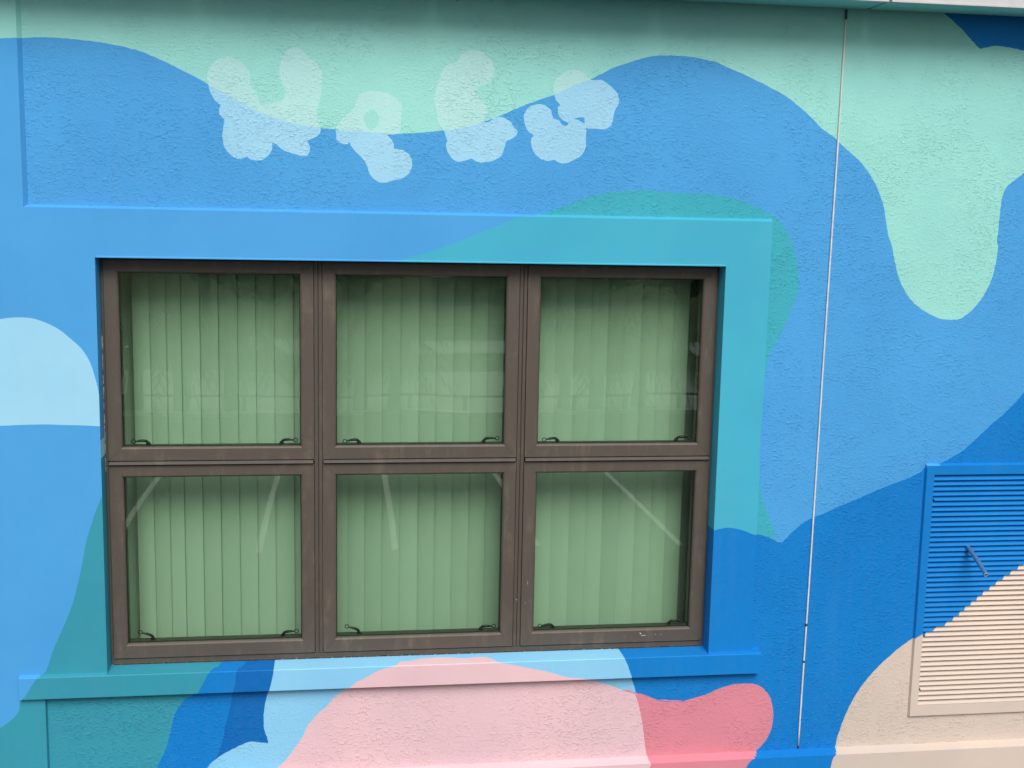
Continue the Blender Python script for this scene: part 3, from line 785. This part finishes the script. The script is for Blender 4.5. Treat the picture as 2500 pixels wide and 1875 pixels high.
for x, r_ in ((VANE_EDGES[0]-.078, 40), (VANE_EDGES[0]-.150, 34), (VANE_EDGES[-1]+.092, 38), (VANE_EDGES[-1]+.165, 34), (VANE_EDGES[-1]+.238, 30), (VANE_EDGES[0]-.222, 30)):
    o = put('vane', vane_me, bl, (x, .372, 0))                # the end vanes hang turned away, further back
    o.rotation_euler = (0, 0, math.radians(r_))

# ------------------------------------------------------------------ louvred vent
lv = thing('louvre_vent', ((LX0+LX1)/2, 0, 3.71), 'slatted wall vent painted half royal blue and half cream, right of the window', 'vent')
FYL = -.016
o_rect = rect(2.8385, 3.870, 3.7165, 5.0085)
sheet('vent_frame', o_rect, [rect(LX0, LX1, LZ0, LZ1)], FYL, False, lv)
v, f, ix = [], [], []
ob = .0085
i0, i1, i2, i3 = o_rect
O = [(2.8385-.0065, 3.7165-.0065), (3.870+ob, 3.7165-.0065), (3.870+ob, 5.0085+.0105), (2.8385-.0065, 5.0085+.0105)]
I = o_rect
for a, c in ((3, 2), (2, 1), (0, 3)):
    strip(v, f, ix, [(I[a][0], FYL, I[a][1]), (I[c][0], FYL, I[c][1])], [(O[a][0], .003, O[a][1]), (O[c][0], .003, O[c][1])])
strip(v, f, ix, [(O[0][0], .003, O[0][1]), (O[1][0], .003, O[1][1])], [(I[0][0], FYL, I[0][1]), (I[1][0], FYL, I[1][1])])
R4 = rect(LX0, LX1, LZ0, LZ1)
for a, c in ((0, 1), (1, 2), (2, 3), (3, 0)):
    strip(v, f, ix, [(R4[a][0], FYL, R4[a][1]), (R4[c][0], FYL, R4[c][1])], [(R4[a][0], .05, R4[a][1]), (R4[c][0], .05, R4[c][1])])
put('frame_edge', paint_mesh('frame_edge', v, f, ix, False), lv)
b = MB(); b.box(LX0-.03, LX1+.03, .060, .075, LZ0-.03, LZ1+.03); b.build('shade_backing', M_DARK, lv)  # near-black sheet added as the painted dark behind the slats
NS = 46
pitch = (LZ1-LZ0-.004)/NS
cream = np.array([c for n_, c in CONT if n_ == 'cream'][0])
def cross_x(zv):
    """x where the cream field begins at height zv"""
    xs = np.arange(LX0-.01, LX1+.01, .001)
    ins = inside(cream, np.stack([xs, np.full_like(xs, zv)], 1))
    return float(xs[ins][0]) if ins.any() else None
broken = {4, 31, 42}
PROF = [(.0150, pitch*1.10), (-.0135, .0018), (-.0142, .0004), (-.0136, -.0010), (-.0040, .0030), (.0165, pitch*1.10)]
slat_cache = {}
for k in range(NS):
    zb = LZ1-.004-pitch*(k+1)+.002
    xa, xt = cross_x(zb+.002), cross_x(zb+pitch*.9)
    x0s = [LX0+.0005]*6
    if k in broken:
        x0s = [LX0+.0005, LX0+.012, LX0+.013, LX0+.013, LX0+.010, LX0+.0005]
    mode = 'blue' if xa is None else ('cream' if xt is not None and xt <= LX0+.002 else 'mix')
    key = (mode, k in broken)
    if mode != 'mix' and key in slat_cache:
        me = slat_cache[key]
    else:
        b = MB(); idx = []
        if mode == 'mix':
            xt2 = xt if xt is not None else LX1
            mid = [xt2, xa, xa, xa, xa, xt2]
            mid = [min(max(q+random.uniform(-.001, .001), LX0+.014), LX1-.001) for q in mid]
            b.prism_x(PROF, x0s, mid); nA = len(b.f)
            b.prism_x(PROF, mid, [LX1-.0005]*6)
            idx = [0]*nA + [1]*(len(b.f)-nA)
            me = mesh('slat', b.v, b.f, [paint('royal', False), paint('cream', False)], idx)
        else:
            b.prism_x(PROF, x0s, [LX1-.0005]*6)
            me = mesh('slat', b.v, b.f, [paint('royal' if mode == 'blue' else 'cream', False)])
        b.fix(me)
        if mode != 'mix': slat_cache[key] = me
    put('slat', me, lv, (0, 0, zb))

# clear plastic drain hose poking out between the slats
hm, ht, hb = new_mat('clear_blue_plastic')
hb.inputs['Base Color'].default_value = (0.10, 0.24, 0.48, 1)
hb.inputs['Roughness'].default_value = 0.22
hb.inputs['Alpha'].default_value = 0.62
hb.inputs['Specular IOR Level'].default_value = 0.6
hose = thing('drain_hose', (HOSE_X, .0, 4.58), 'short clear plastic drain hose sticking out of the blue vent slats', 'hose')
b = MB()
HX = HOSE_X
hp = [(HX, .05, 4.606), (HX, .02, 4.600), (HX+.001, -.03, 4.584), (HX+.001, -.09, 4.558), (HX+.002, -.14, 4.534), (HX+.003, -.19, 4.505)]
b.tube(hp, [.0118]*6, 14, cap=False)
b.tube([p for p in hp[::-1]], [.0096]*6, 14, cap=False)
me = mesh('hose_tube', b.v, b.f, hm, smooth=True)
put('hose_tube', me, hose)
b = MB()
c = Vector(hp[-1]); d = (Vector(hp[-1])-Vector(hp[-2])).normalized()
u = d.orthogonal().normalized(); w = d.cross(u)
b.tube([c+(u*math.cos(a)+w*math.sin(a))*.0107 for a in np.linspace(0, 2*math.pi, 17)], [.0014]*17, 6, cap=False)
b.build('hose_rim', plain('clear_plastic_rim', (0.42, 0.52, 0.72), .25), hose, smooth=True)

# ------------------------------------------------------------------ thin metal rod down the wall
rod = thing('wall_rod', (2.262, -.010, 3.58), 'thin pale metal rod running down the wall from the eave, between window and vent', 'rod')
def rx(z_): return 2.2624+(2.2892-2.2624)*(z_-3.58)/(7.15-3.58)
b = MB()
zs = np.linspace(3.580, 7.149, 40)
b.tube([(rx(q)+.0007*math.sin(q*3.1), -.0052, q) for q in zs], [.0043]*40, 10)
b.build('shaft', M_ROD, rod, smooth=True)
for q, h in ((4.212, .007), (4.022, .005), (3.577, .006), (7.125, .022)):
    b = MB(); b.tube([(rx(q), -.0053, q-h), (rx(q), -.0053, q+h)], [.0052, .0052], 10)
    b.build('coupling', M_RODJ, rod, smooth=True)
nail = MB(); nail.tube([(0.500, .002, 7.112), (0.500, -.006, 7.112)], [.004, .003], 8)
nl = nail.build('nail', M_RODJ); tag(nl, 'small dark nail in the mint wall just under the eave', 'nail')

# ------------------------------------------------------------------ the car park the window looks out on (seen mirrored in the panes)
def slab(name, x0, x1, y0, y1, z0, z1, mat):
    b = MB(); b.box(x0, x1, y0, y1, z0, z1)
    return tag(b.build(name, mat), kind='structure')
def flat(name, x0, x1, y0, y1, z_, mat):
    return tag(put(name, mesh(name, [(x0,y0,z_),(x1,y0,z_),(x1,y1,z_),(x0,y1,z_)], [(0,1,2,3)], mat)), kind='structure')
flat('ground', -2500, 2500, -2500, 2500, -.02, M_GRASS)
flat('car_park', -60, 60, -30.1, 30, -.004, M_ASPHALT)
for xs in (-6.9, -4.2, -1.5, .95, 3.62, 6.35, 9.05, 11.7):
    flat('parking_line', xs-.06, xs+.06, -22.2, -15.7, .0, M_LINE)
flat('street', -80, 80, -40.2, -30.4, -.006, M_STREET)
slab('kerb', -80, 80, -30.4, -30.1, -.02, .10, M_KERB)
flat('far_road', -90, 90, -51.5, -46.2, -.008, M_STREET)

rl = thing('guard_rail', (3, -30.7, 0), 'low dark timber guard rail along the pale street, mirrored in the window', 'railing')
for i in range(26):
    b = MB(); b.bbox(-20+i*1.7-.06, -20+i*1.7+.06, -30.76, -30.64, 0, .56, .01); b.build('rail_post', M_RAIL, rl)
b = MB(); b.bbox(-21, 24, -30.63, -30.57, .50, .575, .012); b.build('rail_beam', M_RAIL, rl)

# short palms along the kerb
def palm_mesh():
    bt = MB(); bt.tube([(0, 0, 0), (.03, 0, .6), (.02, .02, 1.5)], [.16, .13, .12], 9)
    tr = mesh('trunk', bt.v, bt.f, M_BARK, smooth=True); bt.fix(tr)
    vs, fs = [], []
    for k in range(30):
        az = k*2.399963; el = .95-1.25*(k/30)
        L = 1.55
        d = np.array([math.cos(az), math.sin(az)])
        side = np.array([-d[1], d[0]])
        pts = []
        for s in np.linspace(0, 1, 13):
            r = L*s*math.cos(el*(1-.4*s)); h = 1.5+L*s*math.sin(el)-1.05*s*s*L*.7
            pts.append((d[0]*r, d[1]*r, h))
        for s in range(1, 13):
            p = np.array(pts[s]); q = np.array(pts[s-1])
            wl = .34*math.sin(math.pi*min(1, s/13+.12))
            for sg in (-1, 1):
                b_ = len(vs)
                tip = p + np.append(side*sg*wl, -.16)
                vs += [tuple(q), tuple((p+q)/2), tuple(tip)]
                fs.append((b_, b_+1, b_+2))
    cr = mesh('fronds', vs, fs, M_PALM)
    return tr, cr
ptr, pcr = palm_mesh()
for i, (x, y, s, lab) in enumerate([(-6.2, -31.4, 1.15, 'short bushy palm at the far left end of the guard rail'), (-4.86, -31.3, 1.1, 'short palm second from the left end of the guard rail'), (-3.4, -31.5, .95, 'smaller palm third along the guard rail'),
        (.56, -31.3, 1.0, 'short palm with drooping fronds near the middle rail posts'), (1.6, -31.3, .92, 'slimmer palm beside the middle rail posts'), (7.0, -31.6, .95, 'short palm left of the tallest one by the rail'), (8.1, -31.4, 1.2, 'tallest short palm by the guard rail'), (9.5, -31.5, 1.0, 'short palm at the right end of the row by the rail')]):
    s *= 1.45
    t = thing('palm_tree', (x, y, 0), lab, 'tree', 'palms along the kerb')
    for nm, me in (('trunk', ptr), ('fronds', pcr)):
        o = bpy.data.objects.new(nm, me); COL.objects.link(o); o.parent = t
        o.scale = (s, s, s); o.rotation_euler = (0, 0, i*1.3)

# broad trees beyond the street
def tree_mesh(seed):
    r = np.random.default_rng(seed)
    bt = MB(); bt.tube([(0, 0, 0), (.1, 0, 1.6), (.05, .1, 3.2)], [.28, .22, .12], 9)
    for k in range(5):
        a = k*1.26
        bt.tube([(.08, .05, 2.2), (math.cos(a)*1.0, math.sin(a)*1.0, 3.4), (math.cos(a)*1.7, math.sin(a)*1.7, 4.2)], [.12, .08, .03], 6)
    tr = mesh('trunk', bt.v, bt.f, M_BARK, smooth=True); bt.fix(tr)
    vs, fs = [], []
    for c in range(46):
        dv = r.normal(size=3); dv /= np.linalg.norm(dv)
        c0 = np.array([0, 0, 4.2]) + dv*np.array([2.3, 2.3, 1.7])*r.uniform(.35, 1)
        for q in range(34):
            p = c0 + r.normal(0, .34, 3)
            a = r.normal(size=3); a /= np.linalg.norm(a)
            e1 = np.cross(a, [0.3, .5, .8]); e1 /= np.linalg.norm(e1); e2 = np.cross(a, e1)
            s = r.uniform(.12, .24); b_ = len(vs)
            vs += [tuple(p-e1*s), tuple(p-e2*s*.5), tuple(p+e1*s), tuple(p+e2*s*.5)]
            fs.append((b_, b_+1, b_+2, b_+3))
    return tr, mesh('crown', vs, fs, M_LEAF)
TREES = [tree_mesh(3), tree_mesh(8)]
sp = [(-24, -43), (-18.5, -44), (-13, -42.5), (-3.0, -43.2), (0.6, -42.6), (14.5, -43.5), (21, -43), (-28, -56), (-21, -57), (-14, -55), (-7, -58), (0, -56), (7, -57.5), (13.5, -55.5), (20, -57), (27, -56)]
for i, (x, y) in enumerate(sp):
    row = 'nearer verge beyond the street' if y > -50 else 'far side of the second road'
    n = sum(1 for a, c_ in sp if (c_ > -50) == (y > -50) and a < x)+1
    words = ['first', 'second', 'third', 'fourth', 'fifth', 'sixth', 'seventh', 'eighth', 'ninth']
    t = thing('broad_tree', (x, y, 0), 'broad leafy tree, %s from the left on the %s' % (words[n-1], row), 'tree', 'trees beyond the street')
    s = random.uniform(.85, 1.25)
    for nm, me in zip(('trunk', 'crown'), TREES[i % 2]):
        o = bpy.data.objects.new(nm, me); COL.objects.link(o); o.parent = t
        o.scale = (s, s, s); o.rotation_euler = (0, 0, i*1.7)
# a pale shed between the trees
sh = thing('shed', (10, -62, 0), 'pale low shed with a light sheet roof among the far trees', 'shed')
b = MB(); b.box(5, 15, -65, -60, 0, 2.6); b.build('wall', M_WALLFAR, sh)
b = MB(); b.prism_x([(-59.5, 2.61), (-62.5, 4.0), (-65.5, 2.61)], 4.6, 15.4); b.build('roof', M_ROOFFAR, sh)
for x in (6.2, 8.4, 10.6, 12.8):
    b = MB(); b.bbox(x, x+1.0, -59.995, -59.94, 1.0, 2.0, .01); b.build('window', M_GASKET, sh)
